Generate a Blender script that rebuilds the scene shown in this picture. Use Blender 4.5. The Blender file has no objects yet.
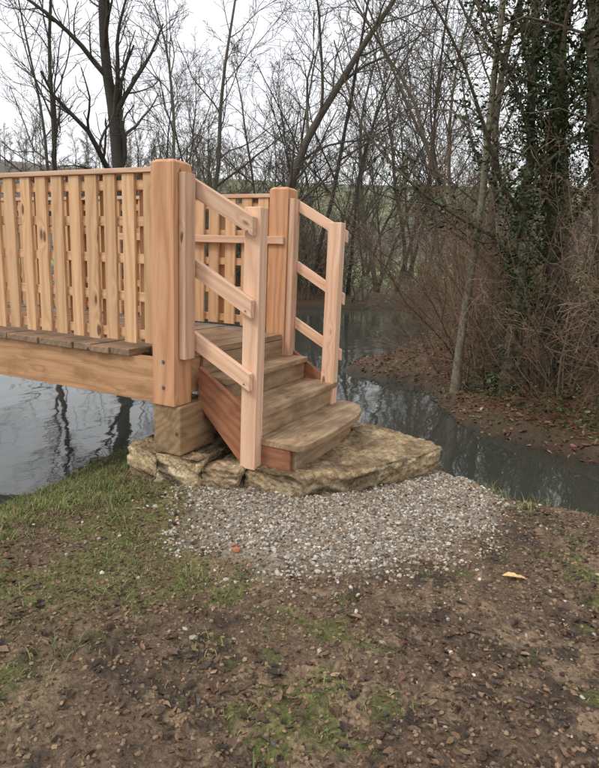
import bpy, bmesh, math, random
import numpy as np
from mathutils import Vector, Matrix
rs=np.random.RandomState
scene=bpy.context.scene
# ------------------------------------------------------------ helpers
def link(o,parent=None):
    scene.collection.objects.link(o)
    if parent: o.parent=parent
    return o
def empty(name,loc=(0,0,0)):
    e=bpy.data.objects.new(name,None); e.location=loc; e.empty_display_size=.2
    return link(e)
def vnoise(x,y,f,seed=0):
    x=np.asarray(x)*f+seed*17.31;y=np.asarray(y)*f+seed*7.77
    xi=np.floor(x).astype(np.int64);yi=np.floor(y).astype(np.int64);fx=x-xi;fy=y-yi
    fx=fx*fx*(3-2*fx);fy=fy*fy*(3-2*fy)
    def h(a,b):
        n=(a*374761393+b*668265263+seed*1442695)&0x7fffffff
        n=((n^(n>>13))*1274126177)&0x7fffffff
        return ((n^(n>>16))&0xffff)/65535.
    return (h(xi,yi)*(1-fx)+h(xi+1,yi)*fx)*(1-fy)+(h(xi,yi+1)*(1-fx)+h(xi+1,yi+1)*fx)*fy
def fbm(x,y,f,o=3,seed=0):
    s=0;a=.5
    for i in range(o): s=s+a*(vnoise(x,y,f*2**i,seed+i)-.5)*2;a*=.5
    return s
def ss(t): t=np.clip(t,0,1);return t*t*(3-2*t)
def sdist(poly,x,y):
    x=np.asarray(x,float);y=np.asarray(y,float);P=np.array(poly,float);n=len(P)
    d=np.full(x.shape,1e18);ins=np.zeros(x.shape,bool)
    for i in range(n):
        a=P[i];b=P[(i+1)%n];e=b-a
        t=np.clip(((x-a[0])*e[0]+(y-a[1])*e[1])/(e@e),0,1)
        d=np.minimum(d,(x-a[0]-t*e[0])**2+(y-a[1]-t*e[1])**2)
        c=((a[1]>y)!=(b[1]>y))
        with np.errstate(divide='ignore',invalid='ignore'):
            xx=a[0]+(y-a[1])*e[0]/(e[1] if e[1]!=0 else 1e-9)
        ins^=(c&(x<xx))
    d=np.sqrt(d);return np.where(ins,-d,d)
def mesh_np(name,V,F,cols=None,mat=None,smooth=False,parent=None):
    me=bpy.data.meshes.new(name)
    V=np.asarray(V,np.float32);me.vertices.add(len(V));me.vertices.foreach_set('co',V.ravel())
    if not isinstance(F,list):F=[F]
    li=np.concatenate([f.ravel() for f in F]).astype(np.int32)
    tot=np.concatenate([np.full(len(f),f.shape[1]) for f in F]).astype(np.int32)
    st=np.concatenate([[0],np.cumsum(tot)[:-1]]).astype(np.int32)
    me.loops.add(len(li));me.loops.foreach_set('vertex_index',li)
    me.polygons.add(len(tot));me.polygons.foreach_set('loop_start',st);me.polygons.foreach_set('loop_total',tot)
    me.polygons.foreach_set('use_smooth',np.full(len(tot),smooth))
    me.update(calc_edges=True);me.validate()
    if cols is not None:
        a=me.color_attributes.new('Col','FLOAT_COLOR','POINT')
        c=np.ones((len(V),4),np.float32);c[:,:3]=cols;a.data.foreach_set('color',c.ravel())
    if mat: me.materials.append(mat)
    o=bpy.data.objects.new(name,me);link(o,parent)
    return o
# ------------------------------------------------------------ materials
class NT:
    def __init__(s,name):
        s.m=bpy.data.materials.new(name);s.m.use_nodes=True;s.t=s.m.node_tree
        s.b=s.t.nodes['Principled BSDF'];s.b.inputs['Specular IOR Level'].default_value=.3
    def n(s,typ,**k):
        n=s.t.nodes.new(typ)
        for a,v in k.items(): setattr(n,a,v)
        return n
    def l(s,a,b): s.t.links.new(a,b)
    def math(s,op,a,b=None):
        n=s.n('ShaderNodeMath',operation=op)
        for i,v in enumerate((a,b)):
            if v is None: continue
            if isinstance(v,(int,float)): n.inputs[i].default_value=v
            else: s.l(v,n.inputs[i])
        return n.outputs[0]
    def mix(s,f,a,b,bt='MIX'):
        n=s.n('ShaderNodeMixRGB',blend_type=bt)
        for i,v in enumerate((f,a,b)):
            if isinstance(v,(int,float)): n.inputs[i].default_value=v
            elif isinstance(v,tuple): n.inputs[i].default_value=v+(1,)
            else: s.l(v,n.inputs[i])
        return n.outputs[0]
    def noise(s,vec,scale,detail=4,rough=.6):
        n=s.n('ShaderNodeTexNoise');n.inputs['Scale'].default_value=scale;n.inputs['Detail'].default_value=detail;n.inputs['Roughness'].default_value=rough
        if vec is not None:s.l(vec,n.inputs['Vector'])
        return n.outputs[0]
    def rng(s,v,a,b,c=0.,d=1.):
        n=s.n('ShaderNodeMapRange');s.l(v,n.inputs[0])
        for i,x in enumerate((a,b,c,d)): n.inputs[i+1].default_value=x
        return n.outputs[0]
    def scl(s,vec,sc):
        n=s.n('ShaderNodeVectorMath',operation='MULTIPLY');s.l(vec,n.inputs[0]);n.inputs[1].default_value=sc;return n.outputs[0]
    def bump(s,h,strength,dist=.01):
        n=s.n('ShaderNodeBump');n.inputs['Strength'].default_value=strength;n.inputs['Distance'].default_value=dist
        s.l(h,n.inputs['Height']);s.l(n.outputs[0],s.b.inputs['Normal'])
def wood(name,light,dark,knot,stain=0.,staincol=(.12,.08,.05),rough=.65,ring=55.):
    w=NT(name);tc=w.n('ShaderNodeTexCoord').outputs['Object'];oi=w.n('ShaderNodeObjectInfo')
    ofs=w.n('ShaderNodeVectorMath',operation='MULTIPLY_ADD');w.l(oi.outputs['Random'],ofs.inputs[0]);ofs.inputs[1].default_value=(31.,17.,23.);w.l(tc,ofs.inputs[2])
    p=ofs.outputs[0]
    sp=w.n('ShaderNodeSeparateXYZ');w.l(tc,sp.inputs[0])
    warp=w.noise(w.scl(p,(5,5,.9)),1.,3,.5)
    vor=w.n('ShaderNodeTexVoronoi');vor.inputs['Scale'].default_value=1.;w.l(w.scl(p,(9,9,3.4)),vor.inputs['Vector'])
    kd=vor.outputs['Distance']
    kc=w.n('ShaderNodeSeparateColor');w.l(vor.outputs['Color'],kc.inputs[0])
    has=w.rng(kc.outputs[0],.42,.46)
    bul=w.math('MULTIPLY',w.rng(kd,.0,.45,1.,0.),has)
    bul=w.math('POWER',bul,2.)
    cross=w.math('ADD',w.math('MULTIPLY',sp.outputs[0],ring),w.math('MULTIPLY',sp.outputs[1],ring*.8))
    ph=w.math('ADD',w.math('ADD',cross,w.math('MULTIPLY',warp,11.)),w.math('MULTIPLY',bul,7.))
    ringv=w.math('FRACT',w.math('MULTIPLY',ph,.35))
    grain=w.math('POWER',w.math('ABSOLUTE',w.math('SUBTRACT',w.math('MULTIPLY',ringv,2.),1.)),1.6)
    fine=w.noise(w.scl(p,(160,160,5)),1.,3,.6)
    broad=w.noise(w.scl(p,(6,6,1.5)),1.,3,.6)
    c=w.mix(w.math('MULTIPLY',grain,.85),light,dark)
    c=w.mix(w.rng(fine,.35,.75,0.,.5),c,dark)
    c=w.mix(w.rng(broad,.3,.75,0.,.4),c,tuple(x*y for x,y in zip(light,(.87,.76,.66))))
    kn=w.math('MULTIPLY',w.rng(kd,.09,.15,1.,0.),has)
    c=w.mix(w.math('MULTIPLY',kn,.9),c,knot)
    tint=w.rng(oi.outputs['Random'],0,1,.86,1.1)
    tm=w.n('ShaderNodeVectorMath',operation='SCALE');w.l(c,tm.inputs[0]);w.l(tint,tm.inputs['Scale']);c=tm.outputs[0]
    if stain>0:
        st=w.noise(w.scl(p,(9,9,4)),1.,6,.7)
        c=w.mix(w.rng(st,.62-stain*.35,.8-stain*.25,0.,.85),c,staincol)
    w.l(c,w.b.inputs['Base Color']);w.b.inputs['Roughness'].default_value=rough
    h=w.math('ADD',w.math('MULTIPLY',grain,-.3),fine)
    w.bump(h,.4,.004)
    return w.m
W_NEW=wood('douglas_fir_planed',(.84,.585,.42),(.62,.355,.22),(.2,.09,.045))
W_PICK=wood('larch_picket',(.79,.52,.30),(.52,.285,.14),(.15,.065,.03))
W_POST=wood('douglas_fir_post',(.70,.40,.225),(.45,.205,.10),(.13,.05,.022),ring=40)
W_FASC=wood('fir_fascia',(.62,.37,.20),(.38,.19,.09),(.1,.045,.02),stain=.35,staincol=(.27,.15,.07),ring=45)
W_RED=wood('wet_red_fir',(.40,.19,.10),(.23,.085,.045),(.06,.02,.015),stain=.4,staincol=(.12,.05,.028))
W_TREAD=wood('worn_tread',(.48,.355,.225),(.29,.185,.105),(.12,.07,.04),stain=.6,staincol=(.19,.115,.065),rough=.55)
W_DECK=wood('wet_deck',(.38,.265,.17),(.19,.125,.078),(.07,.045,.03),stain=.4,staincol=(.14,.095,.06),rough=.4)
W_OLD=wood('old_block',(.42,.29,.16),(.24,.15,.075),(.07,.045,.03),stain=.5,staincol=(.15,.095,.055))
def attr_mat(name,rough=.8,ns=60.,amt=.5,bump=.5,bd=.01,spec=.25,wet=False):
    w=NT(name);a=w.n('ShaderNodeAttribute',attribute_name='Col');g=w.n('ShaderNodeNewGeometry').outputs['Position']
    n=w.noise(g,ns,4,.65)
    v=w.rng(n,.3,.7,1-amt,1+amt)
    tm=w.n('ShaderNodeVectorMath',operation='SCALE');w.l(a.outputs['Color'],tm.inputs[0]);w.l(v,tm.inputs['Scale'])
    w.l(tm.outputs[0],w.b.inputs['Base Color']);w.b.inputs['Roughness'].default_value=rough
    w.b.inputs['Specular IOR Level'].default_value=spec
    if wet: w.l(w.rng(w.noise(g,4.5,3,.6),.4,.62,.33,.85),w.b.inputs['Roughness'])
    if bump>0:w.bump(n,bump,bd)
    return w.m
M_GROUND=attr_mat('mud_ground',.75,70.,.6,.9,.02,spec=.4,wet=True)
M_STONE=attr_mat('limestone',.75,45.,.5,1.,.02)
M_GRAV=attr_mat('gravel_stone',.7,150.,.2,0)
M_LEAF=attr_mat('dead_leaf',.45,80.,.3,0,spec=.35)
M_GRASS=attr_mat('grass_blade',.5,30.,.25,0)
M_IVY=attr_mat('ivy_leaf',.4,20.,.3,0,spec=.4)
M_BARK=attr_mat('bark',.85,25.,.4,.6,.02)
def metal():
    w=NT('galvanised_steel');w.b.inputs['Base Color'].default_value=(.25,.24,.23,1);w.b.inputs['Metallic'].default_value=.9
    g=w.noise(w.n('ShaderNodeTexCoord').outputs['Object'],90);w.l(w.rng(g,.3,.7,.35,.6),w.b.inputs['Roughness']);return w.m
M_METAL=metal()
def waterm():
    w=NT('river_water');g=w.n('ShaderNodeNewGeometry').outputs['Position']
    w.b.inputs['Base Color'].default_value=(.05,.053,.043,1);w.b.inputs['Roughness'].default_value=.03;w.b.inputs['IOR'].default_value=1.38
    w.b.inputs['Specular IOR Level'].default_value=1.
    a=w.noise(w.scl(g,(1.2,.8,1)),1.,2,.5);b=w.noise(w.scl(g,(1.,.7,1)),7,3,.6)
    m=w.rng(w.noise(g,.4,2,.5),.42,.62,.1,1.)
    sp=w.n('ShaderNodeSeparateXYZ');w.l(g,sp.inputs[0])
    far=w.rng(sp.outputs[1],6,14,.6,5.)
    h=w.math('ADD',a,w.math('MULTIPLY',w.math('MULTIPLY',b,.16),w.math('MULTIPLY',m,far)));w.bump(h,.28,.05)
    return w.m
M_WATER=waterm()
# ------------------------------------------------------------ timber pieces
BEV=.004
def solid(name,V,F,longdir,mat,parent,bev=BEV,side=None):
    V=[Vector(v) for v in V];c=sum(V,Vector())/len(V)
    z=Vector(longdir).normalized();s=Vector(side) if side else (Vector((0,1,0)) if abs(z.y)<.9 else Vector((1,0,0)))
    x=(s-z*s.dot(z)).normalized();y=z.cross(x)
    M=Matrix((x,y,z)).transposed().to_4x4();M.translation=c;Mi=M.inverted()
    bm=bmesh.new();vs=[bm.verts.new(Mi@v) for v in V]
    for f in F: bm.faces.new([vs[i] for i in f])
    bmesh.ops.recalc_face_normals(bm,faces=bm.faces)
    if bev>0: bmesh.ops.bevel(bm,geom=list(bm.edges),offset=bev,segments=2,affect='EDGES',profile=.6)
    me=bpy.data.meshes.new(name);bm.to_mesh(me);bm.free();me.materials.append(mat)
    o=bpy.data.objects.new(name,me);o.matrix_world=M;link(o,parent);return o
def prism(name,poly,a,b,axis,mat,parent,longdir,bev=BEV):
    n=len(poly)
    f=(lambda p,t:(p[0],t,p[1])) if axis=='w' else (lambda p,t:(p[0],p[1],t))
    V=[f(p,a) for p in poly]+[f(p,b) for p in poly]
    F=[list(range(n)),list(range(2*n-1,n-1,-1))]+[[i,(i+1)%n,n+(i+1)%n,n+i] for i in range(n)]
    return solid(name,V,F,longdir,mat,parent,bev)
def box(name,x0,x1,y0,y1,z0,z1,mat,parent,bev=BEV):
    d=(x1-x0,y1-y0,z1-z0);k=d.index(max(d));L=[0,0,0];L[k]=1
    return prism(name,[(x0,y0),(x1,y0),(x1,y1),(x0,y1)],z0,z1,'z',mat,parent,L,bev)
R=random.Random(4)
def j(a): return R.uniform(-a,a)
def bolt(name,loc,axis,parent,r=.011):
    bm=bmesh.new();bmesh.ops.create_cone(bm,cap_ends=True,segments=6,radius1=r,radius2=r*.8,depth=.01)
    bmesh.ops.create_cone(bm,cap_ends=True,segments=16,radius1=r*1.6,radius2=r*1.6,depth=.003,matrix=Matrix.Translation((0,0,-.004)))
    me=bpy.data.meshes.new(name);bm.to_mesh(me);bm.free();me.materials.append(M_METAL)
    o=bpy.data.objects.new(name,me);o.location=loc;o.rotation_euler=(math.pi/2,0,0) if axis=='y' else (0,math.pi/2,0);link(o,parent)
# ------------------------------------------------------------ footbridge
B=empty('wooden_footbridge')
XE=-11.6
def post(name,x0,x1,y0,y1,z0,z1,mat,parent,ch=.02):
    V=[(x0,y0,z0),(x1,y0,z0),(x1,y1,z0),(x0,y1,z0),(x0,y0,z1-ch*.8),(x1,y0,z1-ch*.8),(x1,y1,z1-ch*.8),(x0,y1,z1-ch*.8),
       (x0+ch,y0+ch,z1),(x1-ch,y0+ch,z1),(x1-ch,y1-ch,z1),(x0+ch,y1-ch,z1)]
    F=[[3,2,1,0],[0,1,5,4],[1,2,6,5],[2,3,7,6],[3,0,4,7],[4,5,9,8],[5,6,10,9],[6,7,11,10],[7,4,8,11],[8,9,10,11]]
    return solid(name,V,F,(0,0,1),mat,parent,.003)
post('corner_post_near',-.156,0,0,.156,-.304,1.05,W_POST,B)
post('corner_post_far',-.153,0,1.285,1.44,-.304,1.065,W_POST,B)
post('end_post_1',XE,XE+.156,0,.156,-.6,1.05,W_POST,B);post('end_post_2',XE,XE+.156,1.285,1.44,-.6,1.05,W_POST,B)
for k,xp in enumerate((-3.9,-7.8)):
    for w_ in (.04,1.30): post('intermediate_post_%d'%k,xp-.05,xp+.05,w_,w_+.1,-.03,1.03,W_POST,B)
box('side_beam_near',XE+.156,-.158,.012,.085,-.300,-.042,W_FASC,B)
box('side_beam_far',XE+.156,-.158,1.36,1.42,-.300,-.042,W_FASC,B)
box('middle_beam',XE+.156,-.1,.7,.78,-.28,-.042,W_FASC,B)
box('end_beam',-.1,-.03,.16,1.28,-.26,-.042,W_FASC,B)
x=-.012;i=0
while x>XE:
    wd=.145;y0=-.02+j(.008)
    if x>-.17: box('deck_plank_%d'%i,x-wd,x,.162,1.28,-.04+j(.001),j(.0015),W_DECK,B,.005)
    else: box('deck_plank_%d'%i,x-wd,x,y0,1.46,-.04+j(.001),j(.003),W_DECK,B,.005)
    x-=wd+.009+j(.002);i+=1
def railing(tag,y_out,y_in,off):
    yc=(y_out+y_in)/2
    box('top_cap_'+tag,XE+.156,-.158,yc-.05,yc+.05,.992,1.02,W_NEW,B)
    for k,z in enumerate((.08,.30,.52,.73,.93)):
        box('rail_%s_%d'%(tag,k),XE+.157,-.158,yc-.016,yc+.016,z-.028,z+.028,W_PICK,B)
    x=-.175;i=0
    while x>XE+.2:
        wd=.088+j(.004)
        box('picket_%s_%d'%(tag,i),x-wd,x,yc-.038,yc-.018,.03+j(.006),.99,W_PICK,B,.003)
        x2=x-.096-j(.01)-off
        if i%2==0 : box('inner_picket_%s_%d'%(tag,i),x2-.07,x2,yc+.018,yc+.037,.03+j(.006),.99,W_PICK,B,.003)
        x-=.147+j(.008);i+=1
railing('near',.06,.13,.0)
railing('far',1.31,1.38,.02)
box('timber_pad_near',-.168,.03,.015,.36,-.60,-.306,W_OLD,B,.012)
box('timber_pad_far',-.17,.02,1.15,1.46,-.60,-.306,W_OLD,B,.012)
box('pier_1',-6.0,-5.85,.1,.25,-2.2,-.302,W_OLD,B);box('pier_2',-6.0,-5.85,1.2,1.35,-2.2,-.302,W_OLD,B)
box('inner_grab_rail_far',-1.6,-.02,1.262,1.283,.66,.715,W_NEW,B)
for z in (.0,.15): bolt('bolt',(-.078,-.003,z-.2),'y',B,.008)
# ------------------------------------------------------------ steps
S=empty('wooden_steps')
box('tread_1',-.075,.18,.275,1.36,-.200,-.161,W_TREAD,S,.007)
box('tread_2',.13,.432,.27,1.36,-.362,-.322,W_TREAD,S,.007)
tp=[(.38,.262),(.67,.262),(.70,.285),(.715,.36),(.722,.6),(.722,.9),(.70,1.13),(.665,1.28),(.60,1.40),(.52,1.465),(.38,1.475)]
prism('tread_3',tp,-.525,-.483,'z',W_TREAD,S,(0,1,0),.007)
box('riser_0',-.028,-.006,.285,1.34,-.160,-.044,W_TREAD,S)
box('riser_1',.135,.160,.285,1.34,-.321,-.201,W_TREAD,S)
box('riser_2',.385,.412,.285,1.34,-.482,-.363,W_TREAD,S)
rp=[(.60,.30),(.645,.30),(.66,.9),(.62,1.2),(.5,1.38),(.47,1.36),(.585,1.18),(.615,.9)]
prism('riser_3',rp,-.655,-.526,'z',W_TREAD,S,(0,1,0),.003)
for t,(a,b) in (('near',(.222,.262)),('far',(1.363,1.40))):
    prism('stringer_'+t,[(.002,-.10),(.40,-.35),(.40,-.655),(.32,-.655),(.032,-.36),(.002,-.335)],a,b,'w',W_RED,S,(.62,0,-.42))
box('step_side_near',.40,.62,.268,.292,-.655,-.526,W_RED,S)
box('step_side_far',.40,.55,1.33,1.355,-.655,-.526,W_RED,S)
box('step_side2_near',.15,.384,.268,.292,-.52,-.363,W_RED,S)
post('newel_near',.327,.427,.195,.275,-.66,.82,W_NEW,S,.004)
post('newel_far',.327,.427,1.287,1.367,-.66,.82,W_NEW,S,.004)
box('rail_board_near',.003,.047,.040,.130,-.03,.985,W_NEW,S)
box('rail_board_far',.003,.047,1.30,1.39,-.20,.985,W_NEW,S)
def hrail(n,xa,xb,za,zb,h,y0,y1):
    prism(n,[(xa,za-h),(xb,zb-h),(xb,zb),(xa,za)],y0,y1,'w',W_NEW,S,(xb-xa,0,zb-za))
for k,(za,zb) in enumerate(((.975,.765),(.545,.325),(.125,-.085))):
    hrail('handrail_near_%d'%k,.0,.405,za,zb,.10,.152,.193)
    hrail('handrail_far_%d'%k,.0485,.44,za,zb,.08,1.369,1.40)
for z in (.69,.265,-.145):
    bolt('bolt',(.37,.150,z),'y',S,.005)
# ------------------------------------------------------------ terrain
POLY=[(-6,-25),(-3.2,-6),(-1.6,-2.2),(-1.3,-.3),(-1.33,.28),(-1.5,.67),(-1.42,1.17),(-.9,1.9),(-.3,2.1),(.5,2.0),(1.1,1.85),(1.5,1.6),(1.95,1.32),(2.5,1.4),(3.4,2.0),
(3.3,2.9),(2.4,3.15),(1.90,3.35),(1.32,3.8),(.85,4.1),(.48,4.6),(-.1,5.9),(-.8,5.9),(-1.5,6.3),(-1.65,7),(-1.3,8.2),(-1.5,9.3),(-2.0,13.7),(-2.5,17),(-2.0,20.5),(-3.8,21.5),(-5.5,20.5),(-7,18),(-9.5,15),(-11.3,10),(-11.6,4),(-12,-5),(-16,-25)]
GPOLY=[(.12,.02),(.34,-.29),(.59,-.55),(.95,-.56),(1.28,-.38),(1.52,-.05),(1.72,.45),(1.76,.85),(1.5,1.25),(1.25,1.35),(.9,.6),(.5,.3),(.2,.2)]
def masks(x,y):
    d=sdist(POLY,x,y)+fbm(x,y,1.6,3,3)*.12+fbm(x,y,6,2,8)*.04
    t=np.maximum(ss((y-2.2)/1.0),ss((-x-7)/2))
    return d,t
def H(x,y,full=False):
    x=np.asarray(x,float);y=np.asarray(y,float)
    d,t=masks(x,y)
    under=-1.2-.7*ss(-d/1.5)
    wb=.5+.65*ss((.9-x)/.8)
    near=-1.2+.10*ss(d/.1)+.31*ss(d/wb)
    far=-1.2+.13*ss(d/.2)+.25*ss(d/2.)+.75*ss(d/8.)
    r=np.hypot(x,y)
    land=near*(1-t)+far*t
    r2=np.hypot(x,y-5)
    land=land+26*ss((r2-55)/150)*(t>0)*ss((y+20)/60)
    amp=.02+.06*t
    z=np.where(d>0,land,under)
    n7=fbm(x,y,7,3,21)
    z=z+fbm(x,y,1.1,2,11)*amp+n7*.022*(d>-.1)*(1+1.5*t)+(fbm(x,y,34,2,31)*.013+(.5-np.abs(fbm(x,y,16,2,36))*2)*.013)*(r<8)
    z=z+.03*np.exp(-((x-.98)**2/.35+(y+.02)**2/.25))
    if full: return z,d,t
    return z
def axis(c,flat,s0,g,lim):
    p=[0.];s=s0
    while p[-1]<lim:
        p.append(p[-1]+s)
        if p[-1]>flat: s*=g
    p=np.array(p);return np.concatenate([c-p[:0:-1],c+p])
ax=axis(.8,1.7,.013,1.05,600);ay=axis(-.3,1.6,.013,1.05,600)
X,Y=np.meshgrid(ax,ay);xf,yf=X.ravel(),Y.ravel()
Z,D_,T_=H(xf,yf,True)
nx,ny=len(ax),len(ay)
idx=np.arange(nx*ny).reshape(ny,nx)
F=np.stack([idx[:-1,:-1],idx[:-1,1:],idx[1:,1:],idx[1:,:-1]],-1).reshape(-1,4)
def colmix(a,b,t): return a*(1-t[:,None])+b*t[:,None]
n0=fbm(xf,yf,.9,3,45);n1=fbm(xf,yf,2.3,4,41);n2=fbm(xf,yf,9,4,51);n3=fbm(xf,yf,30,3,61)
c=np.tile(np.array([.135,.088,.054]),(len(xf),1))
c=colmix(c,np.array([.28,.195,.12]),ss((n1+n0*.6+.05)*2.))
c=colmix(c,np.array([.05,.033,.023]),ss((n2+n0*.5+.04)*2.5)*.92)
c=colmix(c,np.array([.36,.25,.15]),ss((n3+n1*.4-.1)*3)*.5)
green=ss((1.05-xf)/1.2)*ss((n1*.9+n2*.6+.42)*1.8)
green=np.maximum(green,ss((n2+n1-.2)*3)*.75)
c=colmix(c,np.array([.125,.14,.032]),green*.88*(T_<.5))
gd=sdist(GPOLY,xf,yf)
c=colmix(c,np.array([.32,.275,.22]),ss((.10-gd+n2*.15)/.25)*.9)
c=colmix(c,np.array([.13,.065,.038]),T_*.8)
c=colmix(c,np.array([.09,.10,.035]),T_*ss((n1+.05)*3)*.6)
c=colmix(c,np.array([.05,.035,.022]),ss((.4-D_)/.4)*.7)
r=np.hypot(xf-2,yf+2.6)
fld=ss((r-25)/5)*T_
c=colmix(c,np.array([.19,.28,.075]),fld*.92)
hl=ss((r-62)/15)*T_
hc=colmix(np.tile(np.array([.085,.07,.045]),(len(xf),1)),np.array([.13,.15,.055]),ss(fbm(xf,yf,.02,3,75)*3-.1))
hc=hc*(1+.55*fbm(xf,yf,.25,4,77))[:,None]
c=c*(1-hl[:,None])+hc*hl[:,None]
c*= (1+.25*fbm(xf,yf,.15,3,71))[:,None]
c=np.where((D_<0)[:,None],np.array([.04,.035,.022]),c)
mesh_np('ground',np.stack([xf,yf,Z],-1),F,np.clip(c,0.005,1),M_GROUND,True)
wv=np.array([(-30,-30,-1.2),(6,-30,-1.2),(6,26,-1.2),(-30,26,-1.2)]);mesh_np('river_water',wv,np.array([[0,1,2,3]]),None,M_WATER)
# ------------------------------------------------------------ stones
def stone(name,poly,z0,z1,seed,parent=None,cold=(.33,.25,.16),rough=.012,cl=(.46,.38,.27)):
    bm=bmesh.new();n=len(poly)
    vs=[bm.verts.new((p[0],p[1],z0)) for p in poly]+[bm.verts.new((p[0],p[1],z1)) for p in poly]
    bm.faces.new(vs[:n][::-1]);bm.faces.new(vs[n:])
    for i in range(n): bm.faces.new([vs[i],vs[(i+1)%n],vs[n+(i+1)%n],vs[n+i]])
    bmesh.ops.triangulate(bm,faces=bm.faces)
    for it in range(9):
        e=[e for e in bm.edges if e.calc_length()>.016]
        if not e: break
        bmesh.ops.subdivide_edges(bm,edges=e,cuts=1);bmesh.ops.triangulate(bm,faces=bm.faces)
        if len(bm.verts)>45000: break
    bmesh.ops.smooth_vert(bm,verts=bm.verts,factor=.5,use_axis_x=True,use_axis_y=True,use_axis_z=True)
    bm.normal_update()
    P=np.array([v.co[:] for v in bm.verts]);N=np.array([v.normal[:] for v in bm.verts])
    q=P[:,0]+P[:,2]*1.7;w_=P[:,1]-P[:,2]*1.3
    side=1-ss((N[:,2]-.3)/.5)
    bed=fbm(P[:,2]*3.,q*.35,9,3,seed+50)
    # chipped upper rim and stepped flakes
    rim=np.clip(1-(z1-P[:,2])/.05,0,1)*side
    chip=np.clip(fbm(q,w_,9,3,seed+70)+.02,0,1)*rim
    flake=np.floor(vnoise(q,w_,7,seed+80)*4)/4-.4
    dsp=fbm(q,w_,5,4,seed)*rough*1.3+fbm(q,w_,22,3,seed+9)*rough*1.1+bed*rough*1.2*side-chip*.09+flake*rough*.7*(.3+side)
    P2=P+N*dsp[:,None]
    bm.verts.index_update();Fs=np.array([[v.index for v in f.verts] for f in bm.faces]);bm.free()
    k=ss((fbm(q,w_,5,4,seed+20)+.3)*1.4);col=colmix(np.tile(np.array(cold),(len(P),1)),np.array(cl),k)
    col=colmix(col,np.array([.22,.145,.08]),ss((fbm(q,w_,6,4,seed+30)+.2)*2)*(1-side)*.8)
    col=colmix(col,np.array([.09,.06,.035]),ss((fbm(q,w_,5,4,seed+40)-.12)*3)*.75)
    col=colmix(col,np.array([.58,.44,.24]),np.clip(chip*4,0,.7))
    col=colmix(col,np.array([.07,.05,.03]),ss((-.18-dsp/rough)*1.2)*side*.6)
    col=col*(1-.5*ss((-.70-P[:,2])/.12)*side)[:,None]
    col=col*(1+.6*fbm(q,w_,26,3,seed+45))[:,None]
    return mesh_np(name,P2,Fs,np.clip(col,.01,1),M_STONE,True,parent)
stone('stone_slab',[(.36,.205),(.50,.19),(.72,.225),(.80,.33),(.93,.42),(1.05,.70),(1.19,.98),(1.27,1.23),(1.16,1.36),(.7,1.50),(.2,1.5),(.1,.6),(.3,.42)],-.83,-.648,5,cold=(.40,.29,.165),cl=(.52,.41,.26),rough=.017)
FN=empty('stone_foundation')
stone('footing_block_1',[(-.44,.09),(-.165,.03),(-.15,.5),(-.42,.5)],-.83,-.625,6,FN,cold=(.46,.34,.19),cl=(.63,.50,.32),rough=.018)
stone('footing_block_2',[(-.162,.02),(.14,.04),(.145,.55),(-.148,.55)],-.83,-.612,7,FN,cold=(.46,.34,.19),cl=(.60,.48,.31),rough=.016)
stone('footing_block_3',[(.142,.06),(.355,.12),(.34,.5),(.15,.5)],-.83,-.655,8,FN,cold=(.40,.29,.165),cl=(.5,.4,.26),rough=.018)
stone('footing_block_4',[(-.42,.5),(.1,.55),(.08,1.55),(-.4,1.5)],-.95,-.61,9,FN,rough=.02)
# ------------------------------------------------------------ gravel
def ico():
    bm=bmesh.new();bmesh.ops.create_icosphere(bm,subdivisions=1,radius=1);V=np.array([v.co[:] for v in bm.verts]);F=np.array([[v.index for v in f.verts] for f in bm.faces]);bm.free();return V,F
IV,IF=ico()
def rocks(name,px,py,size,colf,seed,sink=.25,mat=M_GRAV):
    g=rs(seed);n=len(px);pz=H(px,py)
    V=IV[None]*(1+g.uniform(-.32,.32,(n,len(IV),1)))
    V=V*g.uniform(.55,1.15,(n,1,3))
    A=g.randn(n,3,3);Q,_=np.linalg.qr(A);V=np.einsum('nij,nkj->nki',Q,V)
    V=V*size[:,None,None];V[:,:,2]*=.8
    V+=np.stack([px,py,pz+size*(.5-sink)],-1)[:,None]
    F=(IF[None]+(np.arange(n)*len(IV))[:,None,None]).reshape(-1,3)
    col=np.repeat(colf(g,n),len(IV),0)
    return mesh_np(name,V.reshape(-1,3),F,col,mat,False)
g=rs(1);n=80000
px=g.uniform(-.3,2.3,n);py=g.uniform(-1.1,1.7,n)
gd=sdist(GPOLY,px,py)+fbm(px,py,3,3,80)*.22+fbm(px,py,12,2,82)*.12
prob=np.clip(.55-gd/.3,0.015,1)
ok=(g.rand(n)<prob)&(g.rand(n)<.36+.15*fbm(px,py,5,2,84))&~((px>-.5)&(px<.4)&(py>.1))
px,py=px[ok],py[ok]
def gcol(g,n):
    base=np.array([[.46,.40,.33],[.58,.53,.46],[.34,.28,.22],[.68,.64,.57],[.42,.31,.21],[.24,.19,.145]])
    return base[g.choice(6,n,p=[.28,.22,.19,.09,.14,.08])]*g.uniform(.6,1.05,(n,1))
rocks('gravel_patch',px,py,g.uniform(.0045,.0115,len(px))*np.where(g.rand(len(px))<.05,1.5,1),gcol,2)
n=30000;px=g.uniform(-.6,2.6,n);py=g.uniform(-1.9,1.6,n)
d,_=masks(px,py);ok=(d>.4)&(g.rand(n)<.75)
def scol(g,n): return np.array([.18,.12,.075])*g.uniform(.3,1.8,(n,1))
rocks('soil_crumbs',px[ok],py[ok],g.uniform(.0025,.010,ok.sum()),scol,3)
px=np.array([.76,.80,.72,.86]);py=np.array([-.50,-.44,-.47,-.55]);rocks('brick_rubble',px,py,np.array([.02,.016,.013,.012]),lambda g,n:np.array([.36,.13,.07])*g.uniform(.8,1.2,(n,1)),5)
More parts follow.
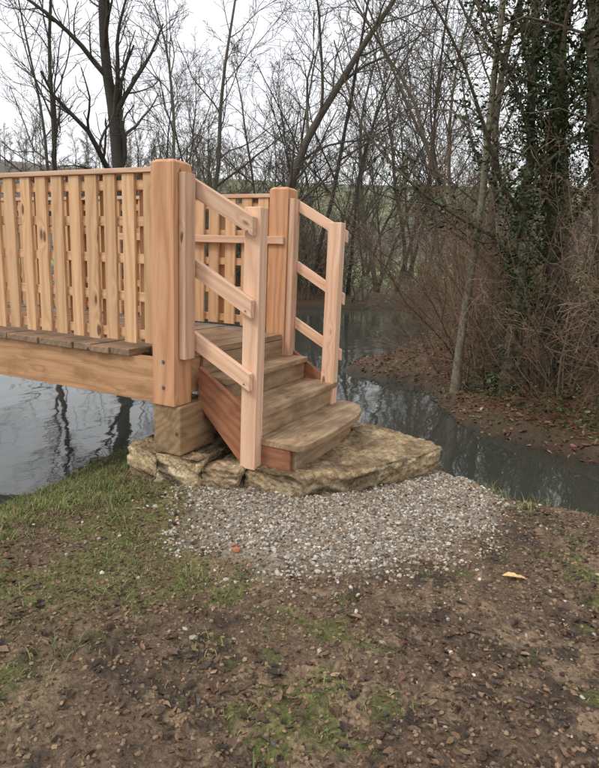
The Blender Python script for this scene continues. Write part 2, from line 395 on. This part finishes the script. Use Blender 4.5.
# ------------------------------------------------------------ leaves / grass
def leaves(name,px,py,size,cols,seed,tilt=.5,mat=M_LEAF,lift=.006,pz=None,curl=.35,parent=None):
    g=rs(seed);n=len(px)
    if pz is None: pz=H(px,py)+lift
    L=np.array([[-1,0,0],[-.3,.48,1],[.45,.36,1],[1.05,0,.3],[.45,-.36,1],[-.3,-.48,1],[0.1,0,0]])
    V=np.repeat(L[None],n,0)
    V[:,:,2]*=g.uniform(-.2,curl,(n,1))*1.;V[:,:,1]*=g.uniform(.7,1.2,(n,1));V=V+g.uniform(-.13,.13,V.shape)
    th=g.uniform(0,2*np.pi,n);ax_=g.uniform(0,2*np.pi,n);tl=g.randn(n)*tilt
    def rotz(V,t):
        c,s=np.cos(t)[:,None],np.sin(t)[:,None];return np.stack([V[:,:,0]*c-V[:,:,1]*s,V[:,:,0]*s+V[:,:,1]*c,V[:,:,2]],-1)
    V=rotz(V,th);c_,s_=np.cos(tl)[:,None],np.sin(tl)[:,None]
    V=np.stack([V[:,:,0],V[:,:,1]*c_-V[:,:,2]*s_,V[:,:,1]*s_+V[:,:,2]*c_],-1);V=rotz(V,ax_)
    V=V*size[:,None,None]+np.stack([px,py,pz],-1)[:,None]
    fi=np.array([[0,6,1],[1,6,2],[2,6,3],[3,6,4],[4,6,5],[5,6,0]])
    F=(fi[None]+(np.arange(n)*7)[:,None,None]).reshape(-1,3)
    return mesh_np(name,V.reshape(-1,3),F,np.repeat(cols,7,0),mat,False,parent)
LC=np.array([[.15,.085,.05],[.10,.06,.04],[.22,.135,.075],[.06,.042,.03],[.30,.20,.12],[.15,.075,.045]])
n=22000;px=g.uniform(-.9,3,n);py=g.uniform(-2.1,2.0,n);d,_=masks(px,py);gd=sdist(GPOLY,px,py)
pr=np.clip(.14+1.7*fbm(px,py,1.7,3,90)+.30*(px-.7)-.2*(py+.5),.03,1)*np.clip(gd/.4+.12,.03,1)
ok=(d>.1)&(g.rand(n)<pr)&~((px>-.5)&(px<1.25)&(py>0)&(py<1.5))
m=ok.sum();leaves('fallen_leaves',px[ok],py[ok],g.uniform(.006,.022,m)*np.where(g.rand(m)<.04,1.7,1),LC[g.choice(6,m,p=[.25,.28,.12,.25,.03,.07])]*g.uniform(.5,1.1,(m,1)),7,.35,lift=.004)
leaves('yellow_leaf',np.array([1.90,1.93]),np.array([-.06,-.05]),np.array([.035,.03]),np.array([[.66,.46,.2],[.6,.38,.15]]),8,.1,lift=.014)
n=34000;px=g.uniform(-3,6,n);py=g.uniform(2.6,16,n);d,_=masks(px,py)
ok=(d>-.02)&(g.rand(n)<np.clip(1.2-(py-3)/14,.2,1))
m=ok.sum();leaves('leaf_litter_bank',px[ok],py[ok],g.uniform(.018,.042,m),np.array([[.22,.095,.06],[.16,.08,.05],[.27,.15,.09],[.09,.055,.037],[.36,.25,.15]])[g.choice(5,m,p=[.29,.27,.2,.18,.06])]*g.uniform(.6,1.15,(m,1)),9,.5,lift=.015)
def grass(name,cx_,cy_,nb,hgt,seed,cols,spread=.03,parent=None):
    g=rs(seed);k=len(cx_);n=k*nb
    bx=np.repeat(cx_,nb)+g.randn(n)*spread;by=np.repeat(cy_,nb)+g.randn(n)*spread;bz=H(bx,by)-.004
    h=np.repeat(hgt,nb)*g.uniform(.5,1.2,n);th=g.uniform(0,2*np.pi,n);ln=g.uniform(.2,1.3,n)*h
    wd=g.uniform(.0013,.0028,n);dx,dy=np.cos(th),np.sin(th)
    V=np.zeros((n,5,3))
    for i,(t,s) in enumerate(((0,1),(0,-1),(.55,.8),(.55,-.8),(1,0))):
        V[:,i,0]=bx+dx*ln*t**1.8-dy*wd*s;V[:,i,1]=by+dy*ln*t**1.8+dx*wd*s;V[:,i,2]=bz+h*(t-.35*t*t)
    off=(np.arange(n)*5)[:,None]
    F4=np.array([[0,1,3,2]])+off;F3=np.array([[2,3,4]])+off
    cc=cols[g.choice(len(cols),n)]*g.uniform(.6,1.3,(n,1))
    return mesh_np(name,V.reshape(-1,3),[F4,F3],np.repeat(cc,5,0),M_GRASS,False,parent)
GC=np.array([[.12,.17,.04],[.16,.21,.06],[.08,.11,.03],[.28,.23,.12],[.2,.25,.08],[.24,.17,.09]])
n=10000;px=g.uniform(-1.6,2.6,n);py=g.uniform(-2.3,2.0,n);d,_=masks(px,py);gd=sdist(GPOLY,px,py)
pt=ss((fbm(px,py,3.2,3,97)+.25)*2.2)
lm=ss((fbm(px,py,2.3,4,41)*.9+fbm(px,py,9,4,51)*.6+.15)*2.5)
den=(.95*ss((.12-px+ .1*py)/.5)*ss(d/.12)*(.35+.65*pt)+.55*lm*ss((1.5-px)/1.2)+.10*lm+.35*ss((px-1.55)/.2)*ss((py-.5)/.3)*pt+.01)
ok=(d>.02)&(g.rand(n)<den)&((gd>.12)|(g.rand(n)<.02))&~((px>-.47)&(px<1.2)&(py>.0)&(py<1.5))
hh=g.uniform(.010,.045,n)*np.where(px<-.1,1.8,.8)
grass('grass_tufts',px[ok],py[ok],14,hh[ok],12,GC)
tx=np.array([.74,.5,1.05,.3,.1,.62,1.72,1.85,-.05,1.2,-.35,-.6,-.2,1.95,1.65]);ty=np.array([-.78,-1.0,-1.1,-.85,-.5,-1.35,.95,.75,-.2,-.9,-.1,.1,-.45,1.0,1.15])
grass('grass_clumps',tx,ty,50,np.array([.07,.05,.04,.06,.07,.05,.07,.08,.08,.035,.1,.1,.09,.1,.1]),13,GC,.045)
# ------------------------------------------------------------ trees
class MB:
    def __init__(s): s.V=[];s.F=[];s.C=[];s.n=0;s.tips=[]
    def tube(s,P,r,k,col):
        P=np.asarray(P);m=len(P);T=np.gradient(P,axis=0);T/=np.linalg.norm(T,axis=1)[:,None]+1e-9
        ref=np.array([.3,.9,.1]) if abs(T[0,2])>.7 else np.array([0,0,1.])
        A=np.cross(T,ref);A/=np.linalg.norm(A,axis=1)[:,None]+1e-9;Bq=np.cross(T,A)
        a=np.arange(k)*2*np.pi/k
        V=P[:,None]+r[:,None,None]*(A[:,None]*np.cos(a)[None,:,None]+Bq[:,None]*np.sin(a)[None,:,None])
        i=np.arange(m-1)[:,None]*k;jj=np.arange(k)[None];j2=(jj+1)%k
        F=np.stack([i+jj,i+j2,i+k+j2,i+k+jj],-1).reshape(-1,4)+s.n
        s.V.append(V.reshape(-1,3));s.F.append(F);s.C.append(np.tile(col,(m*k,1)));s.n+=m*k
    def obj(s,name,mat=M_BARK,parent=None):
        return mesh_np(name,np.concatenate(s.V),np.concatenate(s.F),np.concatenate(s.C),mat,True,parent)
def walk(g,p,d,L,n,wig,up):
    P=[p];st=L/n;d=np.array(d,float)
    for i in range(n):
        d=d+g.randn(3)*wig;d[2]+=up;d/=np.linalg.norm(d);P.append(P[-1]+d*st)
    return np.array(P)
def grow(mb,g,p,d,L,r,lv,par,col):
    nseg=par.get('segs',[14,7,5,4,3])[lv];P=walk(g,p,d,L,nseg,par['wig'][lv],par['up'][lv])
    rr=np.linspace(r,max(r*par['tip'][lv],par['rmin']),nseg+1)
    if lv==0: rr[0]*=1.45;rr[1]*=1.08
    mb.tube(P,rr,[8,5,4,3,3][lv],col*(g.uniform(.8,1.2)))
    if lv<2: mb.tips.append(P)
    if lv>=par['levels']: return
    nc=par['kids'][lv];t0=par['start'][lv]
    for i in range(nc):
        t=t0+(1-t0)*(i+g.rand())/nc;f=t*nseg;k=min(int(f),nseg-1);q=P[k]+(P[k+1]-P[k])*(f-k)
        T=P[k+1]-P[k];T/=np.linalg.norm(T);a=g.randn(3);a-=T*(a@T);a/=np.linalg.norm(a)
        ang=par['ang'][lv]*g.uniform(.6,1.3);dd=T*math.cos(ang)+a*math.sin(ang)
        rl=rr[k]*g.uniform(.3,.55)
        grow(mb,g,q,dd,L*par['len'][lv]*g.uniform(.55,1.2)*(1-.45*t),max(rl,par['rmin']),lv+1,par,col)
BASE=dict(levels=3,wig=[.07,.14,.2,.25],up=[.02,.05,.04,.02],tip=[.25,.3,.4,.6],rmin=.005,kids=[13,7,5],start=[.2,.15,.1],ang=[.7,.7,.7],len=[.4,.5,.5])
def tree(name,seed,x,y,Hh,r,lean=(0,0,1),col=(.10,.082,.062),parent=None,**k):
    par=dict(BASE);par.update(k);g=rs(seed);mb=MB()
    grow(mb,g,np.zeros(3),np.array(lean,float),Hh,r,0,par,np.array(col))
    o=mb.obj(name,parent=parent);o.location=(x,y,float(H(x,y))-.08);return o,mb
def thick(name,seed,x,y,Hh,n=26,rad=1.0,col=(.13,.095,.065),parent=None,rmin=.0035,r=.02,spread=.5,k1=9):
    par=dict(BASE);par.update(levels=2,kids=[k1,5],start=[.2,.1],wig=[.14,.22,.28],up=[-.02,-.0,0],ang=[.7,.7],len=[.42,.5],rmin=rmin,tip=[.3,.4,.6],segs=[9,5,4]);g=rs(seed);mb=MB()
    for i in range(n):
        a=g.uniform(0,6.28);rr=rad*math.sqrt(g.rand());d=np.array([math.cos(a)*spread*g.rand(),math.sin(a)*spread*g.rand(),1.])
        grow(mb,g,np.array([rr*math.cos(a),rr*math.sin(a),-.1]),d,Hh*g.uniform(.5,1.1),r*g.uniform(.5,1.1),0,par,np.array(col)*g.uniform(.7,1.3))
    o=mb.obj(name,parent=parent);o.location=(x,y,float(H(x,y)));return o
def inst(src,name,x,y,s,rz,parent=None,dz=-.1):
    o=bpy.data.objects.new(name,src.data);o.location=(x,y,float(H(x,y))+dz);o.rotation_euler=(0,0,rz);o.scale=(s,s,s*R.uniform(.9,1.15));link(o,parent);return o
feat=[(-14.3,14.9,15,.30,(0,0,1)),(-9.6,16.7,14,.2,(.05,0,1)),(-17,13,13,.12,(.1,.1,1)),(-11.8,15.6,12,.09,(-.1,0,1)),(-8.3,19.2,13,.10,(.1,-.1,1)),
(-6.8,22.6,12,.11,(-.2,-.05,1)),(-6.2,23.4,13,.09,(.1,0,1)),(-5.0,23.5,11,.075,(.15,-.1,1)),(-7.4,20.6,11,.075,(.12,-.1,1)),(-13,18,14,.12,(0,0,1))]
vars_=[]
for i,(x,y,h,r,l) in enumerate(feat):
    o,mb=tree('bare_tree',100+i,x,y,h,r,l,rmin=.0075,kids=[15,8,5],col=(.105,.088,.068) if i%2 else (.08,.068,.055));vars_.append(o)
FB=empty('far_bank_tree_row')
g=rs(55)
for i in range(26):
    t=g.rand();x=-24+22*t+g.randn()*1.5;y=19+8*t+g.uniform(0,7)-3*(1-t)
    if sdist(POLY,np.array([x]),np.array([y]))[0]<.8: continue
    inst(vars_[2+g.randint(len(vars_)-2)],'tree_%d'%i,x,y,g.uniform(.6,1.0),g.uniform(0,6.28),FB)
DT=empty('distant_trees')
dv=[tree('tree_light_%d'%i,500+i,[-30,-22,-38,-12][i],[60,70,58,66][i],11,.14,(0,0,1),col=[(.13,.105,.08),(.11,.095,.065),(.15,.12,.09),(.12,.11,.07)][i],parent=DT,rmin=.022,kids=[16,7,4],segs=[8,4,3,2],ang=[.8,.7,.7],start=[.12,.1,.1])[0] for i in range(4)]
for i in range(95):
    x=g.uniform(-95,30);y=g.uniform(55,98)
    inst(dv[g.randint(4)],'tree_%d'%i,x,y,g.uniform(.5,.95),g.uniform(0,6.28),DT)
for i in range(170):
    x=g.uniform(-150,60);y=g.uniform(95,180)
    inst(dv[g.randint(4)],'tree_far_%d'%i,x,y,g.uniform(.7,1.1),g.uniform(0,6.28),DT)
TH=empty('bank_thicket')
tv=[thick('shrub_%d'%i,200+i,[-9.8,-12.3,-8.5,-7.0][i],[15.8,13.5,18.5,20.3][i],[3.4,3,4.,2.6][i],parent=TH,rad=1.3,rmin=.006,col=(.155,.12,.085)) for i in range(4)]
for i in range(44):
    t=g.rand();x=-19+17*t;y=13.5+9*t+g.uniform(0,5.)
    if sdist(POLY,np.array([x]),np.array([y]))[0]<.3: continue
    hd=math.degrees(math.atan2(x-2.09,y+2.59))
    if -22<hd<-15.5: continue
    inst(tv[g.randint(4)],'shrub_f%d'%i,x,y,g.uniform(.5,1.),g.uniform(0,6.28),TH)
tree('slender_tree',301,.56,5.05,9,.055,(-.015,.0,1),col=(.20,.175,.125),kids=[16,6,4],ang=[.9,.7,.7],len=[.22,.5,.5],rmin=.0035,start=[.3,.1,.1],wig=[.025,.14,.2,.25])
rb=[(1.2,4.9,10,.07,(.03,.05,1)),(1.6,5.3,10,.09,(-.02,.0,1)),(2.3,5.3,11,.12,(-.05,0,1)),(.6,7.4,10,.07,(-.12,0,1)),(1.6,8.5,11,.10,(-.1,.1,1)),(-.5,10,9,.05,(-.3,0,1)),(-.9,13,10,.07,(-.3,0,1)),(3.4,6.5,11,.16,(0,0,1)),(4.6,5.0,11,.15,(0,0,1)),(-1.0,16.5,11,.08,(-.3,0,1))]
def ivy(name,mb,loc,n,rad,zmin,zmax,seed,size=(.02,.042)):
    g=rs(seed);P=[]
    for k,t in enumerate(mb.tips[:7]):
        m=n if k==0 else n//16
        f=g.rand(m)*(len(t)-1)*(1 if k==0 else .6);i=f.astype(int).clip(0,len(t)-2);q=t[i]+(t[i+1]-t[i])*(f-i)[:,None]
        cl=.35+1.5*np.clip(vnoise(q[:,2]*2.1,q[:,2]*0+k*3.3,1.,seed),0,1)**1.8
        dd=g.randn(m,3);dd/=np.linalg.norm(dd,axis=1)[:,None]
        P.append(q+dd*(rad*cl*g.rand(m)**.5)[:,None])
    P=np.concatenate(P)+np.array(loc);P=P[(P[:,2]>zmin)&(P[:,2]<zmax)];m=len(P)
    col=np.array([.045,.072,.023])*g.uniform(.4,1.8,(m,1))
    return leaves(name,P[:,0],P[:,1],g.uniform(*size,m),col,seed,1.2,M_IVY,pz=P[:,2])
for i,(x,y,h,r,l) in enumerate(rb):
    o,mb=tree('bare_tree',320+i,x,y,h,r,l,col=(.115,.092,.066),rmin=.004,kids=[15,7,5],ang=[.95,.8,.7],start=[.12,.1,.1])
    if i in (0,1,2,4,7): ivy('ivy_climber',mb,o.location,7500,.24,-1,9,340+i)
RT=empty('riverside_brambles')
rt=[thick('bramble_%d'%i,400+i,[1.1,1.9,.3,2.7][i],[5.8,5.0,7.4,4.7][i],[3.2,2.8,3.4,2.4][i],n=20,parent=RT,rad=.6,rmin=.0026,r=.012,spread=1.1,col=[(.21,.14,.09),(.16,.115,.08),(.20,.13,.085),(.22,.155,.10)][i],k1=8) for i in range(4)]
for i,(x,y,s) in enumerate([(.2,10.5,1.0),(-.6,12.5,1.),(1.5,7.5,1.1),(2.6,6.5,1.2),(3.6,5.2,1.),(.7,9,1.),(-.9,15.5,1.2),(3.8,4.2,.8),(.9,14,1.3),(.9,5.2,.45),(1.9,4.4,.35),(2.9,4.0,.4),(.2,6.6,.6),(-.9,6.9,.3),(-.7,8.5,.5),(-.8,10.5,.8),(1.0,6.6,1.)]):
    inst(rt[i%4],'bramble_i%d'%i,x,y,s,i*1.7,RT)
n=16000;px=g.uniform(.2,5,n);py=g.uniform(3.7,10,n);pz=H(px,py);m_=fbm(px,py,1.2,3,120)
ok=(m_>-.02)&(sdist(POLY,px,py)>.4);px,py,pz=px[ok],py[ok],pz[ok]+g.rand(ok.sum())**2*(.2+.9*ss((py[ok]-4.4)/2))
leaves('bank_undergrowth',px,py,g.uniform(.015,.036,len(px)),np.array([.06,.085,.026])*g.uniform(.4,1.7,(len(px),1)),121,.9,M_IVY,pz=pz)
# ------------------------------------------------------------ camera
C=Vector((2.091,-2.587,.545));yaw,pit,rol=.464,.207,.041
Fw=Vector((-math.sin(yaw)*math.cos(pit),math.cos(yaw)*math.cos(pit),-math.sin(pit)));Rt=Vector((math.cos(yaw),math.sin(yaw),0));U=Rt.cross(Fw)
c_,s_=math.cos(rol),math.sin(rol);R2=Rt*c_+U*s_;U2=U*c_-Rt*s_
M=Matrix((R2,U2,-Fw)).transposed().to_4x4();M.translation=C
cam=bpy.data.cameras.new('camera');cam.sensor_fit='VERTICAL';cam.sensor_height=24;cam.lens=24*585/768.;cam.clip_end=2000;cam.clip_start=.05
co=bpy.data.objects.new('camera',cam);co.matrix_world=M;link(co);scene.camera=co
# ------------------------------------------------------------ light
el,az=math.radians(50),math.radians(215)
w=bpy.data.worlds.new('World');scene.world=w;w.use_nodes=True;nt=w.node_tree
bg=nt.nodes['Background'];bg.inputs['Strength'].default_value=.135
sky=nt.nodes.new('ShaderNodeTexSky');sky.sky_type='NISHITA';sky.sun_disc=False;sky.sun_elevation=el;sky.sun_rotation=az;sky.dust_density=4
tc=nt.nodes.new('ShaderNodeTexCoord');no=nt.nodes.new('ShaderNodeTexNoise');no.inputs['Scale'].default_value=2.2;no.inputs['Detail'].default_value=4
mp=nt.nodes.new('ShaderNodeMapping');mp.inputs['Scale'].default_value=(1,1,2.5);nt.links.new(tc.outputs['Generated'],mp.inputs[0]);nt.links.new(mp.outputs[0],no.inputs['Vector'])
cr=nt.nodes.new('ShaderNodeMixRGB');cr.inputs[1].default_value=(7.3,7.5,7.9,1);cr.inputs[2].default_value=(9.6,9.7,9.8,1);nt.links.new(no.outputs[0],cr.inputs[0])
mx=nt.nodes.new('ShaderNodeMixRGB');mx.inputs[0].default_value=.92;nt.links.new(sky.outputs[0],mx.inputs[1]);nt.links.new(cr.outputs[0],mx.inputs[2]);nt.links.new(mx.outputs[0],bg.inputs[0])
sl=bpy.data.lights.new('sun','SUN');sl.energy=1.5;sl.angle=math.radians(14);sl.color=(1,.96,.9)
so=bpy.data.objects.new('sun',sl);link(so)
sd=Vector((math.sin(az)*math.cos(el),math.cos(az)*math.cos(el),math.sin(el)))
so.rotation_euler=sd.to_track_quat('Z','Y').to_euler();so.location=(0,0,10)
scene.view_settings.view_transform='Standard';scene.view_settings.look='None';scene.view_settings.exposure=0
